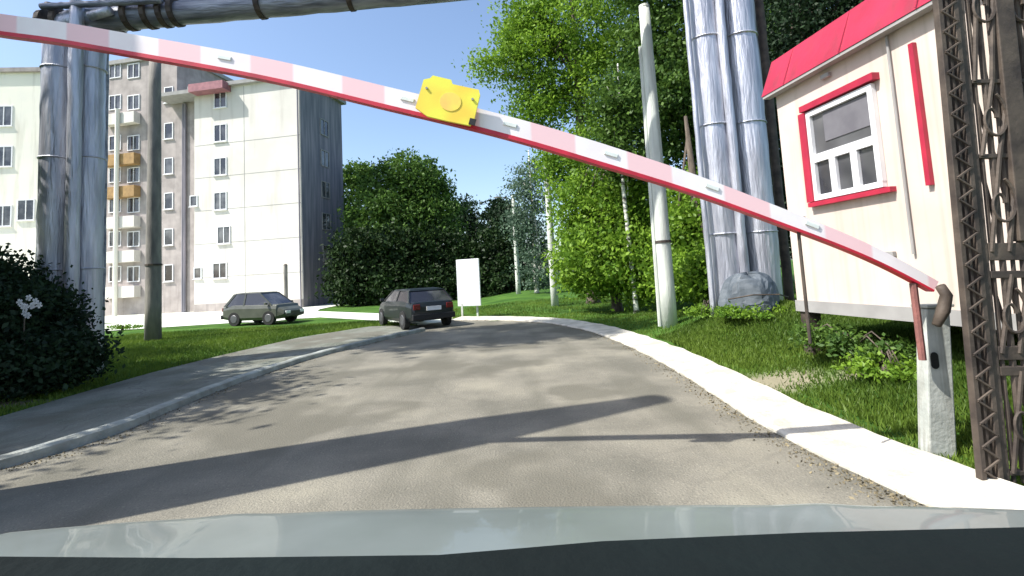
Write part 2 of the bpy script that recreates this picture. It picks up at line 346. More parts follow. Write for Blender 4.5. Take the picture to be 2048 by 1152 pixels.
# ------------------------------------------------------------------ grass
def grass(name, xy, hgt, wid, zf=H):
    n = len(xy); z = zf(xy[:,0], xy[:,1])-.01
    z = np.where(z < 0, -.03, z)
    a = rng.random(n)*2*np.pi; h = hgt*(0.5+rng.random(n)); dx = np.cos(a)*wid; dy = np.sin(a)*wid
    lean = rng.normal(size=(n,2))*.35*h[:,None]
    P = np.empty((n,3,3)); P[:,0] = np.stack([xy[:,0]-dx, xy[:,1]-dy, z],1); P[:,1] = np.stack([xy[:,0]+dx, xy[:,1]+dy, z],1)
    P[:,2] = np.stack([xy[:,0]+lean[:,0], xy[:,1]+lean[:,1], z+h],1)
    me = bpy.data.meshes.new(name); me.vertices.add(3*n); me.vertices.foreach_set('co', P.reshape(-1).astype(np.float32))
    me.loops.add(3*n); me.loops.foreach_set('vertex_index', np.arange(3*n, dtype=np.int32))
    me.polygons.add(n); me.polygons.foreach_set('loop_start', np.arange(0,3*n,3, dtype=np.int32)); me.polygons.foreach_set('loop_total', np.full(n,3,dtype=np.int32)); me.update()
    patch = .5+.5*np.sin(xy[:,0]*1.3+1.2*np.sin(xy[:,1]*.9))*np.sin(xy[:,1]*1.1+xy[:,0]*.4)
    t = me.attributes.new('tint','FLOAT','POINT'); t.data.foreach_set('value', np.repeat(np.clip(patch*.7+rng.random(n)*.4,0,1),3).astype(np.float32))
    me.materials.append(MT['grass']); o = bpy.data.objects.new(name, me); col.objects.link(o)
    return tag(o, 'short green grass growing on the verges beside the road', 'grass', kind='stuff')
def inside(xy, poly):
    x, y = xy[:,0], xy[:,1]; c = np.zeros(len(xy), bool); n = len(poly); j = n-1
    for i in range(n):
        xi, yi, xj, yj = poly[i].x, poly[i].y, poly[j].x, poly[j].y
        if yi != yj: c ^= ((yi > y) != (yj > y)) & (x < (xj-xi)*(y-yi)/(yj-yi)+xi)
        j = i
    return c
cand = np.concatenate([np.stack([rng.uniform(1.5,7,170000), rng.uniform(1.5,11,170000)],1),
                       np.stack([rng.uniform(-4,14,90000), rng.uniform(10,26,90000)],1),
                       np.stack([rng.uniform(-16,-2,140000), rng.uniform(5,21,140000)],1)])
bad = inside(cand, road_poly) | inside(cand, path_poly) | inside(cand, cross) | inside(cand, lot)
bad |= (seg_dist(cand[:,0], cand[:,1], EDGE) < .5+rng.random(len(cand))*.1)
# bare trodden patch on the right bank
bp = px_ground(1560,745)
bare = np.zeros(len(cand), bool)
for (sx, sy, rx, ry) in SOIL: bare |= np.exp(-1.6*(((cand[:,0]-sx)/rx)**2+((cand[:,1]-sy)/ry)**2)) > rng.random(len(cand))*.9+.08
cand = cand[~(bad | bare)]
grass('grass', cand, .07, .012)
# grit and dead leaves gathered along the kerbs
gp_ = []
for line, n_, sgn in ((EDGE, 2600, -1), (LEFT, 900, 1)):
    for _ in range(n_):
        k = random.randrange(0, min(len(line)-1, 13)) if line is EDGE else random.randrange(0, len(line)-3)
        a_, b_ = line[k], line[k+1]; p_ = a_.lerp(b_, random.random()); off = abs(random.gauss(.05,.12))
        gp_.append((p_.x+sgn*off*.9-(.02 if line is EDGE else 0), p_.y-off*.35, .006))
MT['grit'] = leaf_mat('grit', (.30,.25,.15), (.10,.085,.06), .05)
gq = np_quads('grit', np.array(gp_), .006+.016*rng.random(len(gp_))**2, 'grit')
tag(gq, 'grit and dry leaf scraps scattered along the kerbs', 'grit', kind='stuff')
# ------------------------------------------------------------------ trees
def crown_pts(blobs, n, clump=.5, shell=.75):
    """blobs: (x,y,z,rx,ry,rz,weight). returns points gathered in clumps near blob shells, and a tint per point"""
    W = np.array([b[6] for b in blobs], float); W /= W.sum(); out = []; tint = []
    per = 70
    nc = max(8, n//per)
    ids = rng.choice(len(blobs), nc, p=W)
    for i in ids:
        b = blobs[i]; v = rng.normal(size=3); v /= np.linalg.norm(v)
        r = shell+(1-shell)*rng.random() if rng.random() < .8 else rng.random()*shell
        c = np.array(b[:3])+v*np.array(b[3:6])*r*rng.uniform(.88,1.12)
        s = clump*rng.uniform(.5,1.3)
        k = int(per*rng.uniform(.5,1.5))
        p = c+rng.normal(size=(k,3))*s*np.array([1,1,.55])
        out.append(p); tint.append(np.clip(rng.uniform(0,1)*.75+rng.random(k)*.35,0,1))
    return np.concatenate(out), np.concatenate(tint)
def tree(name, label, cat, base, trunk_h, trunk_r, blobs, n, leaf, m, bark='bark', group=None, clump=.5, limbs=7, lean=(0,0), under=True):
    base = Vector(base)
    if under: sw = sum(b[6] for b in blobs); base.x = sum(b[0]*b[6] for b in blobs)/sw; base.y = sum(b[1]*b[6] for b in blobs)/sw
    base.z = float(H(base.x, base.y))-.05
    e = empty(name, base, label, cat, group)
    t = MB(); top = base+Vector((lean[0],lean[1],trunk_h)); mid = base.lerp(top,.5)+Vector((random.uniform(-.15,.15),0,0))
    t.tube([base, base+Vector((0,0,.25)), mid, top], [trunk_r*1.35, trunk_r, trunk_r*.75, trunk_r*.25], 10)
    for i in range(limbs):
        b = blobs[i % len(blobs)]; f = random.uniform(.4,.95); s = base.lerp(top, f)
        e_ = Vector(b[:3])+Vector((random.uniform(-.6,.6)*b[3], random.uniform(-.6,.6)*b[4], random.uniform(-.3,.6)*b[5]))
        m_ = s.lerp(e_, .5)+Vector((0,0,.2))
        t.tube([s, m_, e_], [trunk_r*.38*(1.2-f), trunk_r*.2, trunk_r*.06], 6)
    t.build('trunk', bark, e, smooth=True)
    C, ti = crown_pts(blobs, n, clump)
    ok = C[:,2] > base.z+.1
    C, ti = C[ok], ti[ok]
    np_quads('crown', C, leaf*(.6+.8*rng.random(len(C))), m, e, ti)
    return e
def blob(px, py, Y, rpx, rpz=None, w=1.0, ry=None):
    p = at(px, py, Y); r = rpx*Y/1000; rz = (rpz or rpx)*Y/1000
    return (p.x, p.y, p.z, r, ry or r, rz, w)
G_FAR = 'trees beyond the end of the road'
# centre dark wood
tree('tree', 'big round dark tree in the middle, left of the white board', 'tree', px_ground(820,606).xy.to_3d(), 9, .35,
     [blob(815,385,44,72,80,2.2), blob(785,470,42,85,90,2), blob(865,450,43,48,90,1.5)], 42000, .15, 'leaf_wood', group=G_FAR, clump=.6)
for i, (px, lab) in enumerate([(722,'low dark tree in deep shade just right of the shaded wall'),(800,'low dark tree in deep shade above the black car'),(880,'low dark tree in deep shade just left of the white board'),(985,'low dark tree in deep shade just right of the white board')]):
    tree('tree', lab, 'tree', (0,30,0), 3, .2, [blob(px,515,37+i,52,62,2), blob(px+18,575,36+i,60,40,1.6), blob(px-18,560,36.5+i,50,48,1.4)], 15000, .14, 'leaf_shaded', group=G_FAR, clump=.5)
tree('tree', 'tree standing right against the shaded side of the white apartment block', 'tree', px_ground(712,604).xy.to_3d(), 7, .3,
     [blob(705,430,50,45,90,1.5), blob(700,520,50,50,80,1.5), blob(722,365,52,22,40,.7)], 14000, .17, 'leaf_mid', group=G_FAR, clump=.6)
tree('tree', 'distant grey green tree between the big dark tree and the thin far pole', 'tree', px_ground(950,585).xy.to_3d(), 7, .3,
     [blob(950,470,58,48,60,1.5), blob(925,440,60,30,45,1), blob(960,540,57,60,45,1.5), blob(905,500,57,40,70,1)], 16000, .18, 'leaf_dark', group=G_FAR, clump=.6)
tree('tree', 'distant tree just behind the thin far pole', 'tree', px_ground(1010,582).xy.to_3d(), 7, .3,
     [blob(1015,470,52,38,60,1.5), blob(1010,535,50,50,45,1.5), blob(1000,425,54,22,28,.7)], 14000, .17, 'leaf_dark', group=G_FAR, clump=.6)
# bright right hand trees
G_R = 'leafy trees on the right of the road'
tree('tree', 'tall bright green tree whose crown reaches the yellow sign', 'tree', gnd(1165,606), 15, .28,
     [blob(1130,90,23,120,110,3), blob(1060,60,23,55,70,1.2), blob(1230,180,22,90,110,2.2), blob(1080,210,23,55,55,1.0), blob(1000,130,23,50,35,.5), blob(1160,330,22,80,80,1.6), blob(1200,-80,23,150,110,3)], 60000, .085, 'leaf_bright', group=G_R, clump=.42, limbs=16)
tree('tree', 'cool green birch with thin drooping twigs just left of the middle lamp pole', 'tree', gnd(1068,600), 9, .14,
     [blob(1062,370,31,42,55,1), blob(1055,450,31,35,60,1), blob(1080,530,31,35,50,1)], 11000, .085, 'leaf_cool', 'birch', group=G_R, clump=.4)
tree('tree', 'yellow green tree filling the gap between the middle lamp pole and the big pale pole', 'tree', gnd(1200,618), 7, .2,
     [blob(1180,430,20,70,80,2), blob(1260,420,19,60,90,2), blob(1190,520,19,80,65,2), blob(1280,530,18,60,70,1.6)], 40000, .085, 'leaf_bright', group=G_R, clump=.36, limbs=10)
tree('birch_tree', 'slender birch trunk standing just left of the big pale pole', 'tree', gnd(1276,604), 9, .09,
     [blob(1250,300,17.5,55,60,1), blob(1240,210,17.5,50,70,1)], 9000, .08, 'leaf_mid', 'birch', group=G_R, clump=.4)
tree('tree', 'bright bushy tree between the big pale pole and the silver pipes', 'tree', gnd(1400,612), 6, .2,
     [blob(1395,470,15,55,75,2), blob(1420,545,14,50,50,1.4), blob(1370,550,15,50,45,1.2), blob(1385,400,16,45,50,1)], 30000, .07, 'leaf_bright', group=G_R, clump=.3, limbs=8)
tree('tree', 'dark green tree rising behind the top of the big pale pole', 'tree', gnd(1350,606), 14, .25,
     [blob(1340,220,19,75,110,2), blob(1300,90,19.5,60,90,1.5), blob(1390,80,19,80,100,2), blob(1400,250,19,50,120,1.5), blob(1330,-60,19,110,90,2), blob(1520,150,18.5,80,160,2.4), blob(1500,-20,18.5,110,110,2)], 62000, .085, 'leaf_mid', group=G_R, clump=.4, limbs=14)
tree('spruce_tree', 'very dark tree above the red roof of the cabin', 'tree', gnd(1640,570), 13, .25,
     [blob(1620,60,13,120,120,2), blob(1580,230,13,70,160,2), blob(1720,-30,13,140,120,2), blob(1600,400,13,70,110,1.6)], 50000, .06, 'leaf_dark', group=G_R, clump=.35, limbs=10)
# shrubs
def shrub(label, base, blobs, n, leaf, m, clump=.25, name='shrub', group=None):
    return tree(name, label, 'shrub', base, blobs[0][2]*.8, .05, blobs, n, leaf, m, group=group, clump=clump, limbs=5)
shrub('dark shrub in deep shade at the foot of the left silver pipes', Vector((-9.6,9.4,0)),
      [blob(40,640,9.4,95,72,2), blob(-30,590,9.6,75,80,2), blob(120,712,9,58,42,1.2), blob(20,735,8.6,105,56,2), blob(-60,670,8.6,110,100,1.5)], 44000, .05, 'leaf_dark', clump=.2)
shrub('low dark shrub growing in the shadow under the cabin', gnd(1740,690),
      [blob(1700,690,6.4,45,16,1), blob(1780,705,6.0,50,18,1), blob(1640,672,6.9,45,14,1)], 3500, .03, 'leaf_mid', clump=.1)
for i, (px, py, w_, lab) in enumerate([(1500,628,60,'low green weeds in front of the tarpaulin heap'), (1420,625,45,'low weeds to the right of the big pale pole'), (1770,745,60,'clump of tall bright weeds beside the barrier cabinet'), (245,650,45,'low weeds at the right foot of the left silver pipes')]):
    b = gnd(px, py+10)
    shrub(lab, b, [(b.x, b.y, b.z+.08, w_*b.y/1000, .4, .16, 1)], 2500, .03, 'leaf_bright', clump=.09, name='weeds', group='clumps of weeds')
# white flowers in the dark shrub
fl = MB(); fc = at(52,603,8.5)
fe = empty('flower_cluster', fc-Vector((0,0,.9)), 'cluster of white flowers in the dark shrub at the far left', 'flowers')
for i in range(11):
    a = random.uniform(0, 6.28); r = random.uniform(.03,.2); c = fc+Vector((math.cos(a)*r, random.uniform(-.05,.05), math.sin(a)*r*1.3))
    for k in range(5):
        b = k*1.257+a; q = c+Vector((math.cos(b)*.03, -.01, math.sin(b)*.03)); fl.box(q, (.045,.012,.03), Matrix.Rotation(-b,3,'Y'))
fl.build('blossom', 'petal', fe)
st = MB(); st.tube([fc-Vector((0,0,.9)), fc-Vector((.02,0,.4)), fc], [.012,.01,.006], 6); st.build('stem', 'bark', fe)
# off-frame trees whose shade falls across the left verge and road
for (x, y, h_) in [(-14.2,7.4,8.6), (-11.8,5.5,8.2), (-12.4,4.0,7.0), (-13.2,5.6,6.6), (-17.5,10.5,9)]:
    tree('tree', 'leafy shade tree left of the road, %s' % {8.6:'the tallest of them', 8.2:'closest to the kerb', 7.0:'nearest the car bonnet', 6.6:'the lowest of them'}.get(h_, 'farthest up the road'), 'tree', (x,y,0), h_, .25,
         [(x,y,h_*.75,2.9,2.9,2.3,2),(x+1.0,y+.8,h_*.6,2,2,1.6,1),(x-1,y-1,h_*.62,2,2,2,1)], 24000, .1, 'leaf_mid', group='shade trees left of the road', clump=.4)
tree('tree', 'tall thin crowned tree left of the road whose shade dapples the far asphalt', 'tree', (-13.6,9.4,0), 12, .16, [(-12.6,9.4,14.6,2.6,2.4,1.6,1),(-11.0,9.4,16,2.4,2.2,1.4,1)], 14000, .13, 'leaf_mid', clump=.35, under=False)
# ------------------------------------------------------------------ buildings
def window(parent, o, ux, n, w, h, fr=.07, mull=1, trans=None, m_frame='frame', depth=.06, sill=True, z=None):
    """window centred at o; ux unit along wall, n outward normal. frame sits proud, pane inside"""
    up = Vector((0,0,1)); R3 = Matrix((ux, n, up)).transposed()
    f = MB()
    f.box(o+up*(h/2-fr/2)+n*.03, (w,depth,fr), R3); f.box(o-up*(h/2-fr/2)+n*.03, (w,depth,fr), R3)
    for s in (-1,1): f.box(o+ux*s*(w/2-fr/2)+n*.03, (fr,depth,h-2*fr), R3)
    for k in range(mull): f.box(o+ux*(((k+1)/(mull+1)-.5)*(w-2*fr))+n*.028, (fr*.8,depth*.8,h-2*fr), R3)
    if trans is not None: f.box(o+up*trans*h+n*.026, (w-2*fr,depth*.7,fr*.9), R3)
    e = MB().box(o+n*.006, (w-.02,.01,h-.02), R3).build('window', 'glass', parent)
    fo = f.build('frame', m_frame, e)
    if sill: MB().box(o-up*(h/2+.03)+n*.07, (w+.12,.14,.04), R3).build('sill', m_frame, e)
    return e
def block(c0, ux, n, w, d, z0, z1):
    """box with front face from c0 along ux (w), going back along -n (d)"""
    m = MB(); a = c0; b = c0+ux*w; c = b-n*d; e = a-n*d
    m.hexa([Vector((p.x,p.y,z0)) for p in (a,b,c,e)]+[Vector((p.x,p.y,z1)) for p in (a,b,c,e)])
    return m
# white apartment block -------------------------------------------------
K = Vector((at(607,600,38).x, 38, 0)); n1 = Vector((-.17,-1,0)).normalized(); u1 = Vector((n1.y, -n1.x, 0))  # u1 runs left
if u1.x > 0: u1 = -u1
bd = empty('apartment_building', K, 'six storey white apartment block with a bright blank end wall and loggias', 'building')
EH = 17.9
def wallp(px, py, off=0):   # point on front plane (offset outward) under a pixel
    d = ray(px, py); P0 = K+n1*off; t = (P0-CP).dot(n1)/d.dot(n1); return CP+d*t
W1 = 9.4
block(K, u1, n1, W1, 6.4, -.2, EH).build('wall', 'wallwhite', bd)
# side wall: thin sheet whose dark colour carries the side's shade
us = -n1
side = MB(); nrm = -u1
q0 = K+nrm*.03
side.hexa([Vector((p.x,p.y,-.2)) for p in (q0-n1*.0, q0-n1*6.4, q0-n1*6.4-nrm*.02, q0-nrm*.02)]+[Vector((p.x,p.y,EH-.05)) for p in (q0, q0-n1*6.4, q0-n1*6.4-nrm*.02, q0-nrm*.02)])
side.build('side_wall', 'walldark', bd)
# stair / loggia wing further left, set forward a little
K2 = K+u1*W1+n1*.0
block(K2+u1*.002-n1*.9, u1, n1, 2.5, 6, -.2, EH-.1).build('wing_wall', 'wallgrey', bd)
block(K2+u1*2.504-n1*.9, u1, n1, 8.5, 7, -.2, 21.6).build('wing_wall', 'wallgrey', bd)
block(K2+u1*2.3-n1*.7, u1, n1, 8.9, 7.4, 21.602, 21.95).build('roof', 'seam', bd)
# roofs with overhang
def roofslab(c0, w, d, z, ov=.5, h=.35, m='seam', name='roof'):
    a = c0-u1*ov+n1*ov
    block(a, u1, n1, w+2*ov, d+2*ov, z, z+h).build(name, m, bd)
roofslab(K, W1, 6.4, EH+.002, .35, .3)
MT['eave'] = mat('dull red eave', (.36,.15,.17), (.24,.10,.12), rough=.7)
# sloping porch-like eave over the corner between wing and end wall
uL = (wallp(322,170)-K).dot(u1); uM = (wallp(395,170)-K).dot(u1); uR = (wallp(462,170)-K).dot(u1)
for (a_, b_, h_, m_, o_) in ((uR, uM, .85, 'eave', .95), (uM+.003, uL, .40, 'seam', .8)):
    block(K+u1*a_+n1*o_, u1, n1, b_-a_, o_-.01+(0 if a_ == uR else 1.2), EH-.45, EH-.45+h_*.75).build('eave', m_, bd)
# panel joints of the end wall (thin grooves) and end downpipe
for k in range(1,6):
    z = k*2.66; J = MB(); J.box(K+u1*(W1/2)+n1*.004+Vector((0,0,z)), (W1-.1,.012,.035), Matrix((u1,n1,Vector((0,0,1)))).transposed())
    J.build('panel_joint', 'seam', bd)
J = MB(); J.box(K+u1*4.9+n1*.0045+Vector((0,0,EH/2)), (.035,.012,EH-.2), Matrix((u1,n1,Vector((0,0,1)))).transposed()); J.build('panel_joint', 'seam', bd)
dp = MB(); dp.tube([K+u1*.15+n1*.1+Vector((0,0,.0)), K+u1*.15+n1*.1+Vector((0,0,EH))], .06, 8); dp.build('downpipe', 'walldark', bd)
# windows on the end wall by pixel rows
for (px, py, w, h, mu) in [(441,402,1.15,1.45,1),(441,333,1.15,1.45,1),(441,266,1.15,1.45,1),(441,200,1.15,1.3,1),(448,470,1.15,1.4,1),(440,541,1.25,1.25,1),(388,402,.7,.9,0),(396,546,.7,.9,0)]:
    window(bd, wallp(px,py), u1, n1, w, h, mull=mu)
# windows and loggias of the wing
def wp2(px, py): 
    P0 = K2-n1*.9; d = ray(px,py); t = (P0-CP).dot(n1)/d.dot(n1); return CP+d*t
for py in (190,262,332,402,474,546): window(bd, wp2(338,py), u1, n1, .85, 1.4, mull=0)
R1 = Matrix((u1,n1,Vector((0,0,1)))).transposed()
for i, py in enumerate((142,205,286,350,410,478,548)):
    for px in (231, 268):
        o = wp2(px, py)
        lg = MB().box(o+n1*.006, (1.15,.01,1.3), R1).build('window', 'glass', bd)
        fr = MB(); fr.box(o+n1*.04+Vector((0,0,.62)), (1.2,.07,.07), R1); fr.box(o+n1*.04-Vector((0,0,.62)), (1.2,.07,.07), R1)
        for s in (-1,0,1): fr.box(o+n1*.04+u1*s*.565, (.06,.07,1.17), R1)
        fr.build('frame', 'frame', lg)
    if i:
        o = wp2(250, py+36)
        pm = {2:'ochre',3:'ochre'}.get(i-0, 'wallwhite')
        MB().box(o+n1*.32, (3.1,.62,.95), R1).build('balcony', pm, bd, bevel=.02)
for px, m_ in ((247,'wallcream'),(368,'walldark'),(372,'walldark')):
    a = wp2(px,170); b = wp2(px,590)
    x = a.copy(); 
    MB().tube([Vector((b.x,b.y,-.1))+n1*(.75 if px == 247 else .12), Vector((b.x,b.y,EH-.6))+n1*(.75 if px == 247 else .12)], .17 if px == 247 else .1, 8).build('downpipe', m_, bd)
# entrance lean-to + base plinth
MB().box(K+u1*(W1/2)+n1*.03+Vector((0,0,.25)), (W1,.06,.7), R1).build('plinth', 'wallgrey', bd)
# shaded side windows
for r in range(6):
    for s in range(1):
        o = K-n1*(3.4+4.2*s)+nrm*.034+Vector((0,0,1.5+2.66*r)); window(bd, o, -n1, nrm, 1.3, 1.4, mull=1, m_frame='seam', sill=False)
# far left cream block ---------------------------------------------------
c0 = at(82,600,46); c0.z = 0
n2 = Vector((.10,-1,0)).normalized(); u2 = Vector((-1,-.10,0)).normalized()
lb = empty('apartment_building', c0, 'pale cream apartment block cut by the left edge of the picture', 'building')
block(c0, u2, n2, 26, 5, -.2, 23.2).build('wall', 'wallcream', lb)
block(c0-u2*.3+n2*.3, u2, n2, 26.6, 5.6, 23.202, 23.6).build('roof', 'wallgrey', lb)
def wpl(px,py):
    d = ray(px,py); t = (c0-CP).dot(n2)/d.dot(n2); return CP+d*t
for px, py in ((8,232),(8,313),(6,432),(52,420),(-120,232),(-120,313),(-120,432)): window(lb, wpl(px,py), u2, n2, 1.5, 2.0, fr=.1, mull=1)
# ------------------------------------------------------------------ cabin (kiosk) with red roof
P0 = at(1594,600,7.5); zb = P0.z; dk = Vector((-.134,1,0)).normalized(); uk = -dk; nk = Vector((-1,-.134,0)).normalized()
kc = Vector((P0.x, P0.y, 0)); KL = 3.75; zt = at(1566,186,7.5).z
kb = empty('guard_cabin', Vector((kc.x,kc.y,zb-.5)), 'cream guard cabin on stilts with red roof edge and red trimmed windows', 'cabin')
def kw(px, py, off=0):
    d = ray(px,py); t = (kc+nk*off-CP).dot(nk)/d.dot(nk); return CP+d*t
body = block(kc, uk, nk, KL, 2.6, zb, zt); body.build('wall', 'kiosk', kb)
RK = Matrix((uk,nk,Vector((0,0,1)))).transposed()
block(kc-uk*.02+nk*.02, uk, nk, KL+.04, 2.64, zb-.16, zb-.001).build('base_beam', 'seam', kb)
# roof fascia: red, sloping sheets, higher along the front
rf = MB(); A0 = kc-uk*.12+nk*.16; A1 = kc+uk*(KL+.3)+nk*.16; B0 = kc-uk*.12-nk*2.9; B1 = kc+uk*(KL+.3)-nk*2.9
zl = zt-.02; zh = zl+.56
I0 = A0-nk*.22; I1 = A1-nk*.22
def zz(p, z): return Vector((p.x,p.y,z))
rf.hexa([zz(A0,zl),zz(A1,zl),zz(B1,zl),zz(B0,zl), zz(I0+uk*.02,zh),zz(I1-uk*.02,zh),zz(B1+nk*.2,zh),zz(B0+nk*.2,zh)])
rf.build('roof', 'roofred', kb)
rb = MB()
for i in range(4):
    s = A0.lerp(A1, (i+.5)/4); e_ = I0.lerp(I1, (i+.5)/4); rb.tube([zz(s,zl+.01)+nk*.012, zz(e_,zh-.01)+nk*.006], .006, 5)
rb.build('roof_ribs', 'roofred', kb)
MB().box(kc+uk*KL/2+nk*.09+Vector((0,0,zl-.022)), (KL+.2,.12,.04), RK).build('soffit', 'seam', kb)
# window with red trim
tl = kw(1607,218); br = kw(1772,392)
def kwindow(cu, w, zc, h):
    o = kc+uk*cu+Vector((0,0,zc))
    wn = MB().box(o+nk*.008, (w,.012,h), RK).build('window', 'glass', kb)
    t = MB(); T = .12
    t.box(o+nk*.05+Vector((0,0,h/2+T/2+.04)), (w+2*T-.04,.1,T*.7), RK); t.box(o+nk*.04-Vector((0,0,h/2+T/4+.05)), (w+2*T+.04,.09,T*.5), RK)
    t.box(o+nk*.045-uk*(w/2+T/2+.03), (T,.09,h+.085), RK)
    t.build('trim', 'redtrim', wn)
    f = MB(); fr = .075
    f.box(o+nk*.035+Vector((0,0,h/2)), (w+.06,.06,.07), RK); f.box(o+nk*.035-Vector((0,0,h/2)), (w+.06,.06,.07), RK)
    for s in (-1,1): f.box(o+nk*.035+uk*s*(w/2), (.07,.06,h-.07), RK)
    f.box(o+nk*.034-Vector((0,0,h*.04)), (w-.07,.05,.11), RK)
    for s in (-.17,.17): f.box(o+nk*.032+uk*s*w+Vector((0,0,-h*.285)), (.10,.05,h*.39), RK)
    f.build('frame', 'frame', wn)
    bl = MB()
    bl.box(o+nk*.02+uk*.09+Vector((0,0,h*.29)), (w*.72,.012,h*.33), RK)
    bl.build('blind', 'blindgrey', wn)
    return wn
u_l = (tl-kc).dot(uk); 
ulft = (kw(1630,300)-kc).dot(uk); urgt = (kw(1762,300)-kc).dot(uk); zlo = kw(1640,396).z; zhi = kw(1640,222).z
kwindow((ulft+urgt)/2, urgt-ulft, (zlo+zhi)/2, zhi-zlo)
u2l = (kw(1868,300)-kc).dot(uk)
MB().box(kc+uk*(kw(1856,300)-kc).dot(uk)+nk*.03+Vector((0,0,(kw(1862,385).z+zl)/2-.1)), (.055,.05,zl-kw(1862,385).z-.35), RK).build('corner_strip', 'redtrim', kb)
# conduit on wall
ca = (kw(1806,300)-kc).dot(uk)
MB().tube([kc+uk*ca+nk*.03+Vector((0,0,kw(1832,508).z)), kc+uk*ca+nk*.03+Vector((0,0,zl-.05))], .016, 8).build('conduit', 'seam', kb)
for (px,py) in ((1783,508),(1655,152),(1605,437)):
    MB().box(kw(px,py)+nk*.03, (.14,.05,.06), RK).build('vent_box', 'seam', kb, bevel=.006)
for s in (.12, KL-.15):
    for t_ in (.1, 2.4):
        p = kc+uk*s-nk*t_; hz = float(H(p.x,p.y)); MB().box(Vector((p.x,p.y,(zb-.16+hz)/2-.03)), (.18,.18,zb-.16-hz+.05), RK).build('stilt', 'steel_dark', kb)
p = kc+uk*1.9-nk*.5
block(kc-nk*1.9+uk*.1, uk, nk, KL-.2, .1, float(H(p.x,p.y))-.2, zb-.161).build('gap_shade_panel', 'concretegrey', kb)  # dark panel set back to carry the shade in the gap under the cabin
# ------------------------------------------------------------------ barrier: cabinet + boom arm
YB = 4.0
bs = gnd(1880,898); bs = Vector((at(1882,880,YB).x, YB, 0)); bz = float(H(bs.x,bs.y))
ba = empty('boom_barrier', Vector((bs.x,bs.y,bz)), 'boom barrier with a long red and white arm bent across the road', 'barrier')
zt_b = at(1880,606,YB).z
cb4 = [at(1855,905,YB), at(1912,905,YB), at(1900,612,YB), at(1853,618,YB)]
for v in cb4[:2]: v.z = bz-.1
bk = Vector((.02,.14,0))
MB().hexa([cb4[0],cb4[1],cb4[1]+bk,cb4[0]+bk, cb4[3],cb4[2],cb4[2]+bk,cb4[3]+bk]).build('cabinet', 'postwhite', ba, bevel=.012)
tcn = (cb4[2]+cb4[3])/2
MB().box(Vector((tcn.x+.01,YB+.07,tcn.z+.012)), (cb4[2].x-cb4[3].x+.03,.17,.024)).build('cabinet_cap', 'postwhite', ba, bevel=.006)
sl = at(1869,721,YB)
MB().tube([sl+Vector((0,.02,.035)), sl+Vector((0,-.006,.035)),], .03, 10).tube([sl+Vector((0,.02,-.035)), sl+Vector((0,-.006,-.035))], .03, 10).box(sl+Vector((0,.005,0)), (.06,.02,.07)).build('lock_slot', 'black', ba)
# arm: centre line and half height by pixel
ARM = [(-260,-6),(-120,28),(0,52),(80,58),(160,72),(300,97),(450,122),(600,152),(720,184),(850,214),(960,240),(1080,272),(1200,309),(1300,340),(1400,372),(1500,410),(1600,448),(1700,486),(1790,527),(1872,574)]
YA = 3.9
ctr = [at(x, y, YA) for x, y in ARM]
dense = []
for a, b in zip(ctr[:-1], ctr[1:]):
    for i in range(4): dense.append(a.lerp(b, i/4))
dense.append(ctr[-1])
for _ in range(10): dense = [dense[0]]+[(dense[i-1]+dense[i]*2+dense[i+1])/4 for i in range(1,len(dense)-1)]+[dense[-1]]
def arm_piece(name, z0, z1, y0, y1, m, i0=0, i1=None, taper=True, par=None):
    secs = []; D = dense[i0:i1]
    for i, p in enumerate(D):
        a = D[max(i-1,0)]; b = D[min(i+1,len(D)-1)]; d = (b-a).normalized(); u = Vector((-d.z,0,d.x))
        if u.z < 0: u = -u
        k = 1.0
        q = i+i0; f = q/len(dense); k = 1.0 if f < .62 else 1-.5*(f-.62)/.38
        secs.append([p+u*z0*k+Vector((0,y0,0)), p+u*z0*k+Vector((0,y1,0)), p+u*z1*k+Vector((0,y1,0)), p+u*z1*k+Vector((0,y0,0))])
    return MB().loft(secs).build(name, m, par or ba)
arm_piece('arm', -.052, .092, 0, .07, 'armwhite')
arm_piece('arm_edge', -.084, -.0525, -.004, .074, 'armred')
def on_arm(px):
    y = float(np.interp(px, [a[0] for a in ARM], [a[1] for a in ARM])); return min(dense, key=lambda p: abs(p.x-at(px,y,YA).x))
def arm_dir(px):
    i = dense.index(on_arm(px)); d = (dense[min(i+1,len(dense)-1)]-dense[max(i-1,0)]).normalized(); return d
for px in (430,800,1010,1210,1408,1605):
    p = on_arm(px+10); d = arm_dir(px+10); R = Matrix((d, Vector((0,1,0)), d.cross(Vector((0,1,0))))).transposed()
    MB().box(p+Vector((0,-.004,.03)), (.11,.012,.032), R).build('reflector', 'faint', ba, bevel=.003)
# hanging legs
for px, y1, r, m_, in ((1588,690,.013,'steel_dark'), (1838,722,.026,'rust')):
    p = on_arm(px); q = at(px, y1, YA); z = q.z
    MB().tube([Vector((p.x,p.y+.03,p.z-.06)), Vector((p.x+ (0),p.y+.03,z))], r, 8).build('drop_leg', m_, ba)
# hinge bracket
hb = [at(1874,572,YA), at(1886,590,YA), at(1880,620,YA), at(1866,650,YA)]
MB().tube([v+Vector((0,-.03,0)) for v in hb], [.035,.04,.045,.03], 8).build('hinge', 'steel_dark', ba, smooth=True)
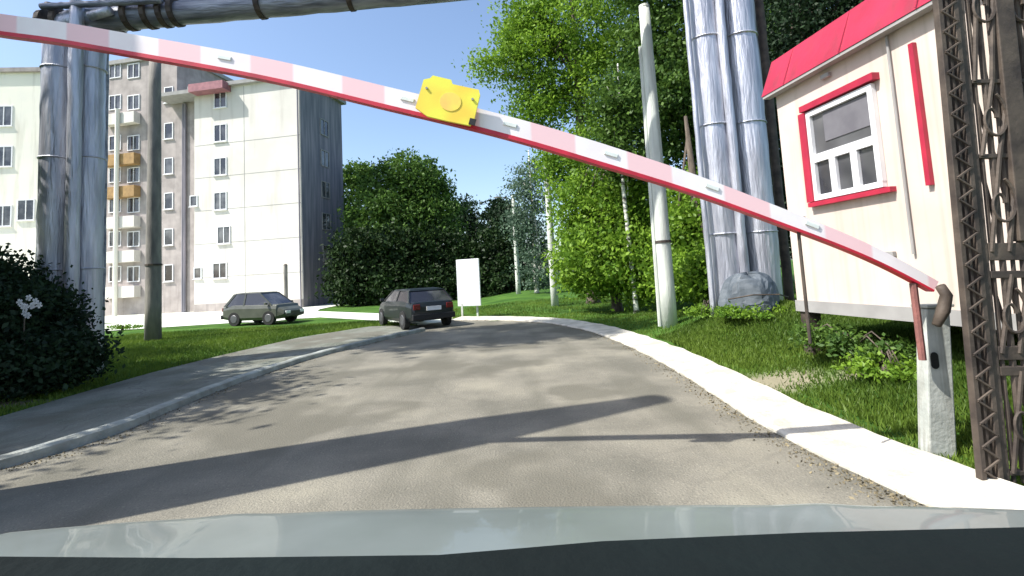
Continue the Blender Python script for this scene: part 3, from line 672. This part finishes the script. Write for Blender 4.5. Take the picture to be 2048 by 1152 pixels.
# ------------------------------------------------------------------ yellow sign on the arm
sgc = at(897,205,3.84); d = arm_dir(900); R = Matrix((d, Vector((0,1,0)), d.cross(Vector((0,1,0))))).transposed()
if (R @ Vector((0,0,1))).z < 0: R = Matrix((d, Vector((0,-1,0)), d.cross(Vector((0,-1,0))))).transposed()
sg = empty('warning_sign', sgc, 'bright yellow board with a pale orange middle clamped on the barrier arm', 'sign')
SM = MB(); w2, h2 = .235, .155
ol = [(-1,-.72),(-.55,-1),(.1,-1.0),(.92,-.95),(1,-.6),(.98,.72),(.9,.95),(-.0,.92),(-.08,1.12),(-.72,1.12),(-.78,.95),(-.98,.8)]
f_ = [sgc+R@Vector((x*w2,0,y*h2))+Vector((0,-.03,0)) for x,y in ol]; k_ = [v+Vector((0,.03,0)) for v in f_]
SM.loft([f_,k_]); SM.build('board', 'yellow', sg)
oc = [sgc+R@Vector((.02+math.cos(t)*.085,0,math.sin(t)*.075)) for t in [i*math.pi/10 for i in range(20)]]
MB().loft([[v+Vector((0,-.034,0)) for v in oc],[v+Vector((0,-.0302,0)) for v in oc]]).build('disc', 'orange', sg)
MB().box(sgc+R@Vector((w2*.97,0,-h2*.75))+Vector((0,-.036,0)), (.05,.014,.05), R).build('clamp', 'black', sg)
for sx in (-.8,.78):
    q = sgc+R@Vector((w2*sx,0,.06)); MB().tube([q+Vector((0,-.042,0)), q+Vector((0,-.03,0))], .010, 8).build('bolt', 'seam', sg)
# ------------------------------------------------------------------ lattice gate, right
YG = 3.45
gb = at(1965,975,YG)
ge = empty('lattice_gate', Vector((gb.x,YG,0.0)), 'tall dark steel lattice gate standing right of the barrier cabinet', 'gate')
gx0 = at(1918,700,YG).x; z_g0 = .05; z_g1 = 4.6
def vx(px, py=600): return at(px, py, YG).x
bar = lambda a, b, r: MB().tube([a,b], r, 6)
cx = vx(1938,650)
gx0 = cx
for dx, wd in ((-.055,.034),(.0,.02),(.055,.034)): MB().box(Vector((cx+dx,YG+(.012 if dx == 0 else 0),(z_g0+z_g1)/2)), (wd,.05,z_g1-z_g0)).build('post', 'steel_dark', ge, bevel=.004)
lc = MB(); zz_ = z_g0+.02; q_ = 0
while zz_ < z_g1-.1:
    sg_ = 1 if q_ % 2 else -1
    lc.tube([Vector((cx-.055*sg_,YG-.028,zz_)), Vector((cx+.055*sg_,YG-.028,zz_+.075))], .008, 5).tube([Vector((cx+.055*sg_,YG+.032,zz_)), Vector((cx-.055*sg_,YG+.032,zz_+.075))], .010, 5)
    zz_ += .075; q_ += 1
lc.build('lacing', 'steel_dark', ge)
MB().box(Vector((cx+.10,YG+.02,(z_g0+z_g1)/2)), (.055,.06,z_g1-z_g0)).build('stile', 'steel_dark', ge, bevel=.005)
wG = 1.9
zs_rail = [at(1960,y,YG).z for y in (502,548,706,742)]
for z in zs_rail+[.12, 3.9, 4.5, at(1960,310,YG).z, at(1960,160,YG).z]:
    th = {0:.12,1:.05,2:.09,3:.06}[zs_rail.index(z)] if z in zs_rail else .03
    MB().box(Vector((cx+.13+wG/2,YG+.012,z)), (wG,.045,th)).build('rail', 'steel_dark', ge, bevel=.004)
MB().box(Vector((at(1990,0,YG).x-.10,YG+.006,(zs_rail[0]+z_g1)/2+.0)), (.13,.08,z_g1-zs_rail[0]-.14)).build('stile', 'steel_dark', ge, bevel=.006)
zlev = sorted([.12, zs_rail[3], zs_rail[2], zs_rail[1], zs_rail[0], at(1960,310,YG).z, at(1960,160,YG).z, 3.9, 4.5])
for i in range(14):
    x = cx+.165+i*.07
    MB().tube([Vector((x,YG+.01,z_g0)), Vector((x+(.0),YG+.01,z_g1))], .013+.006*(i%2), 6).build('bar', 'steel_dark', ge)
for a, b in zip(zlev[:-1], zlev[1:]):
    if b-a < .25: continue
    for i in range(8):
        x = cx+.15+i*.12
        MB().tube([Vector((x,YG-.008,a)), Vector((x+.12,YG-.008,b))], .015, 6).tube([Vector((x+.12,YG+.03,a)), Vector((x,YG+.03,b))], .014, 6).build('brace', 'steel_dark', ge)
    # scroll ornament
    for i in range(2):
        c = Vector((cx+.24+i*.27,YG-.02,(a+b)/2)); pts = [c+Vector((math.cos(t)*(.02+.012*t),0,math.sin(t)*(.03+.02*t))) for t in np.linspace(0,7.5,26)]
        MB().tube(pts, .011, 5).build('scroll', 'steel_dark', ge)
ge.rotation_euler = (0, math.radians(2.3), 0)
# ------------------------------------------------------------------ heating pipeline arch
YP = 10.6
pe = empty('overhead_pipeline', Vector((at(140,650,YP).x,YP,0)), 'silver insulated heating pipes rising left and right and crossing overhead', 'pipeline')
def px_x(px, py=400, Y=YP): return at(px, py, Y).x
def riser(px, r, Yo, ztop, m='foil', n=14, par=pe, wr=True, ref=400, zb_=-.1):
    x = px_x(px, ref, YP+Yo); b = float(H(x, YP+Yo))
    N = 22; pts = []; rr = []
    for i in range(N+1):
        pts.append(Vector((x+random.uniform(-.008,.008), YP+Yo, b-.1+(ztop-b+.1)*i/N))); rr.append(r*(1+random.uniform(-.035,.035)))
    return MB().tube(pts, rr, n).build('riser', m, par, smooth=True), x
zL = at(150,40,YP).z
_, xl1 = riser(112,.30,0,zL-.3)
_, xl2 = riser(178,.27,.1,zL-.3)
riser(146,.13,-.28,zL+.25); riser(205,.08,.35,zL+.3, 'foilh'); riser(88,.09,.3,zL+.6,'steel_dark')
SA0 = at(345,26,YP); SB0 = at(780,-18,YP)
def zspan(x): return SA0.z+(x-SA0.x)/(SB0.x-SA0.x)*(SB0.z-SA0.z)
zR = zspan(5)
_, xr1 = riser(1430,.33,.3,zR,ref=300)
_, xr2 = riser(1500,.37,.3,zR,ref=300)
riser(1398,.06,.1,zR,ref=300); riser(1466,.10,.0,zR,ref=300); riser(1548,.10,.5,zR,'steel_dark',ref=300)
def span(a, b, r, name='span_pipe', m='foilh'):
    a = Vector(a); b = Vector(b); N = 40
    pts = [a.lerp(b,i/N)+Vector((0,0,random.uniform(-.008,.008))) for i in range(N+1)]
    return MB().tube(pts, [r*(1+random.uniform(-.03,.03)) for _ in pts], 16).build(name, m, pe, smooth=True)
# elbows
for (x, r, y) in ((xl1,.30,YP),(xl2,.27,YP+.1)):
    zs = zspan(x+.6); pts = [Vector((x,y,zs-.62)), Vector((x+.03,y,zs-.35)), Vector((x+.14,y,zs-.13)), Vector((x+.33,y,zs-.03)), Vector((x+.6,y,zs))]
    MB().tube(pts, r, 14).build('elbow', 'foil', pe, smooth=True)
span((xl1+.5,YP-.0,zspan(xl1+.5)), (xr2+.1,YP+.3,zspan(xr2)), .26)
span((xl1-.1,YP+.65,zspan(xl1)+.5), (xr2+.1,YP+.8,zspan(xr2)+.5), .24)
span((xl1-.1,YP-.35,zspan(xl1)+.22), (px_x(345,30),YP-.35,zspan(px_x(345,30))+.1), .07)
for px in (100,128,262,300,330,352,520,700):
    x = px_x(px, 30); f = (x-xl1)/(xr2-xl1); z = zspan(x)
    MB().tube([Vector((x-.05,YP-.04+f*.3,z)), Vector((x+.05,YP-.04+f*.3,z+.005))], .305, 16).build('clamp', 'steel_dark', pe)
# support frame and knotted flanges by the left corner
for px in (298,318):
    x = px_x(px,30); MB().tube([Vector((x,YP-.1,zL-.12)), Vector((x,YP-.1,zL+1.1))], .07, 8).build('hanger', 'foilh', pe)
fx = px_x(205,40)
MB().box(Vector((xl1+.5,YP+.0,zL-.40)), (1.9,.14,.12)).build('support_beam', 'steel_dark', pe, bevel=.01)
MB().tube([Vector((fx,YP-.33,zL-.13)), Vector((fx+.45,YP-.33,zL-.02))], .10, 10).build('valve', 'foil', pe, smooth=True)
# clamps on risers
for x, r, y in ((xl1,.30,YP),(xl2,.27,YP+.1),(xr1,.33,YP+.3),(xr2,.37,YP+.3)):
    for z in (2.2,4.6,6.6): MB().tube([Vector((x,y,z)), Vector((x,y,z+.03))], r+.022, 16).build('strap', 'foil', pe, smooth=True)
# unseen pillar added past the left edge, shaped to cast the road's dark band
gp = Vector((-5.3,3.45,0))
pp = empty('shadow_pillar', gp, 'unseen tapering grey pillar added left of the road to cast a shadow band', 'pillar')
MB().tube([gp+Vector((0,0,z)) for z in (-.1,2,4,6.5,9.2)], [.66,.62,.56,.46,.2], 12).build('shaft', 'concretegrey', pp, smooth=True)
MB().tube([gp+Vector((0,0,9.2)), gp+Vector((0,0,9.32))], [.22,.08], 12).build('cap', 'concretegrey', pp)
# ------------------------------------------------------------------ poles
def pole(name, label, base_px, top_px, wpx, m, cat='pole', group=None, arm=True, lean=0, extra=False, flat=None):
    b = gnd(*base_px) if flat is None else at(*base_px, flat)
    r = wpx*b.y/2000; top = at(*top_px, b.y); top = Vector((b.x+lean, b.y, top.z))
    e = empty(name, b-Vector((0,0,.1)), label, cat, group)
    pts = [b.lerp(top, i/8) for i in range(9)]; pts[0] -= Vector((0,0,.2))
    MB().tube(pts, [r*(1.08-.32*i/8) for i in range(9)], 12).build('shaft', m, e, smooth=True)
    MB().tube([top-Vector((0,0,.02)), top+Vector((0,0,.05)), top+Vector((0,0,.09))], [r*.8,r*.72,r*.3], 12).build('cap', m, e)
    if arm:
        a = top-Vector((0,0,.35)); MB().tube([a, a+Vector((-.35,-.1,.22)), a+Vector((-.8,-.2,.3))], .03, 6).build('bracket', 'steel_dark', e)
        MB().loft([[top+Vector((-.8+dx,-.2+dy,-.05+dz)) for dx,dy,dz in sec] for sec in ([(0,-.05,-.03),(0,.05,-.03),(0,.05,.03),(0,-.05,.03)],[(-.25,-.11,-.05),(-.25,.11,-.05),(-.25,.11,.03),(-.25,-.11,.03)],[(-.5,-.06,-.04),(-.5,.06,-.04),(-.5,.06,.01),(-.5,-.06,.01)])]).build('lamp_head', 'concretegrey', e)
    else:
        MB().tube([b.lerp(top,.25)+Vector((0,0,0)), b.lerp(top,.25)+Vector((0,0,.06))], r*1.12, 12).build('band', 'steel_dark', e)
    return e, b, top, r
_, b_, t_, r_ = pole('utility_pole', 'thick pale concrete pole with rounded top standing on the right bank', (1340,652), (1305,14), 29, 'concrete', arm=False, group='poles along the road')
MB().tube([b_+Vector((-.22,.05,0)), Vector((t_.x-.16,t_.y+.05,t_.z-1.0))], .05, 8).build('side_pipe', 'concrete', _)
pole('lamp_post', 'pale lamp post right of the white board, the taller of the thin pair', (1110,612), (1083,262), 14, 'concrete', group='poles along the road')
pole('lamp_post', 'thinnest farthest lamp post between the white board and the taller thin post', (1037,588), (1028,392), 9, 'concrete', group='poles along the road')
pole('utility_pole', 'weathered grey pole on the left grass in front of the apartment block', (306,680), (304,108), 27, 'concretegrey', arm=False, group='poles along the road')
pe2 = gnd(573,604); po = empty('bollard_post', at(572,592,33)-Vector((0,0,.3)), 'short dark post near the corner of the white block', 'post')
a = at(572,594,33); b = at(572,530,33)
MB().tube([Vector((a.x,33,-.05)), Vector((a.x,33,b.z))], .13, 8).build('shaft', 'concretegrey', po); MB().tube([Vector((a.x,33,b.z)), Vector((a.x,33,b.z+.08))], [.15,.05], 8).build('cap', 'steel_dark', po)
# ------------------------------------------------------------------ white board on two legs
YS = 19.5
s0 = at(940,628,YS); sbz = float(H(s0.x,s0.y))
sb = empty('notice_board', Vector((s0.x,YS,sbz)), 'blank white upright notice board on two short legs at the road end', 'sign')
tz = at(940,518,YS).z; bz_ = at(940,612,YS).z; wS = 50*YS/1000
rot = Matrix.Rotation(-.35,3,'Z')
MB().box(Vector((s0.x,YS,(tz+bz_)/2)), (wS,.07,tz-bz_), rot).build('panel', 'whiteboard', sb, bevel=.015)
for s in (-1,1):
    MB().box(Vector((s0.x+s*wS*.3,YS+.02+s*.03,(bz_+sbz)/2-.05)), (.07,.05,bz_-sbz+.3), rot).build('leg', 'concrete', sb)
fm = MB()
for k in range(3): fm.box(Vector((s0.x,YS,bz_+.28-.08*k))+rot@Vector((-.12+.1*(k%2),-.038,0)), (.36-.06*k,.006,.035), rot)
fm.build('faded_print', 'faint', sb)
# ------------------------------------------------------------------ cars
def car(name, label, loc, rz, paint, Lc=4.1, Wc=1.66, Hc=1.42, top=None):
    top = top or paint
    e = empty(name, (0,0,0), label, 'car')
    hl = Lc/2; hw = Wc/2
    # stations along x (rear -, front +): (x, bottom z, belt z, half width)
    S = [(-hl,.42,.72,.80),(-hl+.06,.30,.86,.90),(-hl+.45,.24,.92,.97),(-.9,.22,.93,1),(0,.22,.91,1),(.75,.22,.90,1),(1.25,.24,.86,.98),(hl-.35,.26,.76,.94),(hl-.08,.32,.64,.86),(hl,.40,.56,.78)]
    secs = []
    for x,zb_,zt_,k in S:
        w = hw*k; secs.append([(x,-w*.92,zb_),(x,-w,zb_+.12),(x,-w,zt_-.18),(x,-w*.94,zt_-.03),(x,-w*.80,zt_),(x,w*.80,zt_),(x,w*.94,zt_-.03),(x,w,zt_-.18),(x,w,zb_+.12),(x,w*.92,zb_)])
    MB().loft(secs).build('body', paint, e, smooth=False, bevel=.02)
    # cabin glass
    def cab(x, w, z): return [(x[0],-w,.88),(x[0],w,.88),(x[1],w*.80,z),(x[1],-w*.80,z)]
    gz = Hc-.05; gl = MB()
    b4 = [(-hl+.18,-hw*.93,.86),(1.02,-hw*.93,.86),(1.02,hw*.93,.86),(-hl+.18,hw*.93,.86)]
    t4 = [(-hl+.62,-hw*.74,gz),(.28,-hw*.74,gz),(.28,hw*.74,gz),(-hl+.62,hw*.74,gz)]
    gl.hexa(b4+t4); gl.build('windows', 'glass', e)
    rf = MB(); rf.loft([[(-hl+.56,-hw*.74,gz-.02),(-hl+.56,hw*.74,gz-.02),(-hl+.62,hw*.66,gz+.03),(-hl+.62,-hw*.66,gz+.03)],
                        [(-.6,-hw*.78,gz-.01),(-.6,hw*.78,gz-.01),(-.6,hw*.68,gz+.055),(-.6,-hw*.68,gz+.055)],
                        [(.33,-hw*.74,gz-.02),(.33,hw*.74,gz-.02),(.28,hw*.66,gz+.03),(.28,-hw*.66,gz+.03)]]); rf.build('roof', top, e)
    for s in (-1,1):
        for (xb,xt,wd) in ((-hl+.2,-hl+.62,.07),(1.0,.28,.045),(-.45,-.45,.04)):
            MB().hexa([Vector((xb-wd,s*hw*.925,.86)),Vector((xb+wd,s*hw*.925,.86)),Vector((xb+wd,s*hw*.955,.86)),Vector((xb-wd,s*hw*.955,.86)),Vector((xt-wd,s*hw*.735,gz)),Vector((xt+wd,s*hw*.735,gz)),Vector((xt+wd,s*hw*.765,gz)),Vector((xt-wd,s*hw*.765,gz))]).build('pillar', top, e)
    for x in (-hl+.72, hl-.78):
        for s in (-1,1):
            w = MB().tube([(x,s*(hw-.17),.3),(x,s*(hw+.012),.3)], .3, 20).build('wheel', 'tyre', e)
            MB().tube([(x,s*(hw+.0125),.3),(x,s*(hw+.025),.3)], [.18,.16], 16).build('rim', 'rim', w)
    for s in (-1,1):
        MB().box((-hl-.005,s*hw*.70,.72), (.06,.22,.17)).build('tail_light', 'redlight', e, bevel=.01)
        MB().box((hl-.03,s*hw*.60,.52), (.10,.28,.12)).build('headlight', 'whitelight', e, bevel=.01)
        MB().box((.80,s*(hw+.06),.93), (.10,.14,.10)).build('mirror', paint, e, bevel=.015)
    MB().box((-hl-.02,0,.40), (.12,Wc*.9,.18)).build('bumper', 'black', e, bevel=.02)
    MB().box((-hl-.045,0,.66), (.03,.50,.13)).build('number_plate', 'plate', e)
    e.location = loc; e.rotation_euler = (0,0,rz)
    return e
cb = px_ground(826,650); 
car('parked_car', 'small black car seen from behind near the end of the road', (cb.x+.02, 18.0, 0.0), math.radians(90+31), 'carblack', 3.9, 1.62, 1.30)
c2 = at(528,600,23.0)
car('parked_car', 'small dark olive grey car parked side on before the white apartment block', (c2.x,23.0,-.02), math.radians(-14), 'carolive', 3.3, 1.55, 1.45, 'olive')
# ------------------------------------------------------------------ tarpaulin heap
hp = at(1500,600,10.0); hz = float(H(hp.x,hp.y))
hm = MB(); N = 28; secs = []
ztp = at(1508,548,10.0).z
for i in range(13):
    f = i/12; z = hz-.1+(ztp-hz+.1)*math.sin(f*math.pi/2); rr = math.cos(f*math.pi/2)**.55 if i < 12 else .02
    secs.append([(hp.x+.56*rr*math.cos(t)*(1+.10*math.sin(3*t+2*f)+.06*math.sin(9*t+4*f)+.03*math.sin(14*t)), 10+.5*rr*math.sin(t)*(1+.1*math.sin(4*t+1)+random.uniform(-.05,.05)), z+random.uniform(-.02,.02)+.07*math.sin(5*t)*(1-f)+.05*math.sin(2*t+1)) for t in [2*math.pi*k/N for k in range(N)]])
he = empty('covered_heap', Vector((hp.x,10,hz)), 'heap under a crumpled dark blue grey tarpaulin at the foot of the right pipes', 'heap')
hm.loft(secs).build('tarpaulin', 'tarp', he, smooth=False)
MB().tube([Vector((hp.x-.6,9.6,hz+.25)), Vector((hp.x-.2,9.44,hz+.32)), Vector((hp.x+.3,9.44,hz+.30)), Vector((hp.x+.62,9.75,hz+.22))], .014, 6).build('rope', 'steel_dark', he)
# ------------------------------------------------------------------ camera car: bonnet and dashboard
ce = empty('car', (0,0,0), 'grey green bonnet and black dashboard of the car the picture is taken from', 'car')
EDG = [at(x, y, .95) for x, y in ((-60,1036),(0,1031),(300,1016),(700,1001),(1100,994),(1400,990),(1800,987),(2048,986),(2120,990))]
ex = [p.x for p in EDG]; ez = [p.z for p in EDG]
def hood_pt(x, f):
    """f 0 at the windscreen, 1 at the front lip"""
    z1 = float(np.interp(x, ex, ez)); y = .24+.71*f - .05*abs(x)**3*f
    z = z1+.075*(1-f)**1.0 + .012*math.sin(f*math.pi) - .03*max(0,(f-.9)/.1)**2
    cr = .0035*math.exp(-((abs(x)-.5)/.05)**2)
    return (x, y, z+cr-.06*max(0,abs(x)-.88)/.12)
hd = MB(); xs_ = np.linspace(-1.0,1.0,90); fs = np.linspace(0,1,30); n_ = len(xs_)
for f in fs:
    for x in xs_: hd.v.append(hood_pt(float(x), float(f)))
for dz, dy in ((-.03,.02),(-.10,.03),(-.16,.02)):
    for x in xs_:
        p = hood_pt(float(x), 1.0); hd.v.append((p[0], p[1]+dy, p[2]+dz))
R_ = len(fs)+3
hd.f = [(j*n_+i, j*n_+i+1, (j+1)*n_+i+1, (j+1)*n_+i) for j in range(R_-1) for i in range(n_-1)]
hd.build('bonnet', 'hood', ce, smooth=True)
gr = MB(); gr.box((0,.93,.78), (1.8,.08,.46)); gr.build('grille', 'black', ce, bevel=.02)
for s in (-1,1):
    MB().box((s*.98,.35,.80), (.06,1.15,.62)).build('wing', 'hood', ce, bevel=.02)
    MB().tube([(s*.80,.9,.86),(s*.80,.99,.86)], [.12,.10], 16).build('headlight', 'whitelight', ce)
    w = MB().tube([(s*.76,.35,.38),(s*1.0,.35,.38)], .38, 24).build('wheel', 'tyre', ce)
MB().box((0,1.02,.47), (1.9,.12,.16)).build('bumper', 'black', ce, bevel=.03)
# dashboard top just under the lens
dl = [(-400,1104),(0,1103),(400,1106),(880,1100),(1050,1086),(1200,1073),(1600,1056),(2048,1045),(2500,1040)]
dsec = []
for x, y in dl:
    p = at(x, y, .30); q = at(x, y, .30)
    dsec.append([(p.x,.30,p.z-.03),(p.x,.305,p.z-.006),(p.x,.295,p.z),(p.x,.20,p.z-.004),(p.x*1.0,.02,p.z-.012),(p.x,.02,p.z-.12)])
MB().loft(dsec).build('dashboard', 'dash', ce)
# wiper resting at the base of the windscreen
#print('POLES', [tuple(round(v,2) for v in gnd(*p)) for p in ((1340,652),(1110,612),(1037,588),(306,680),(1508,612),(1165,606),(1200,618))])
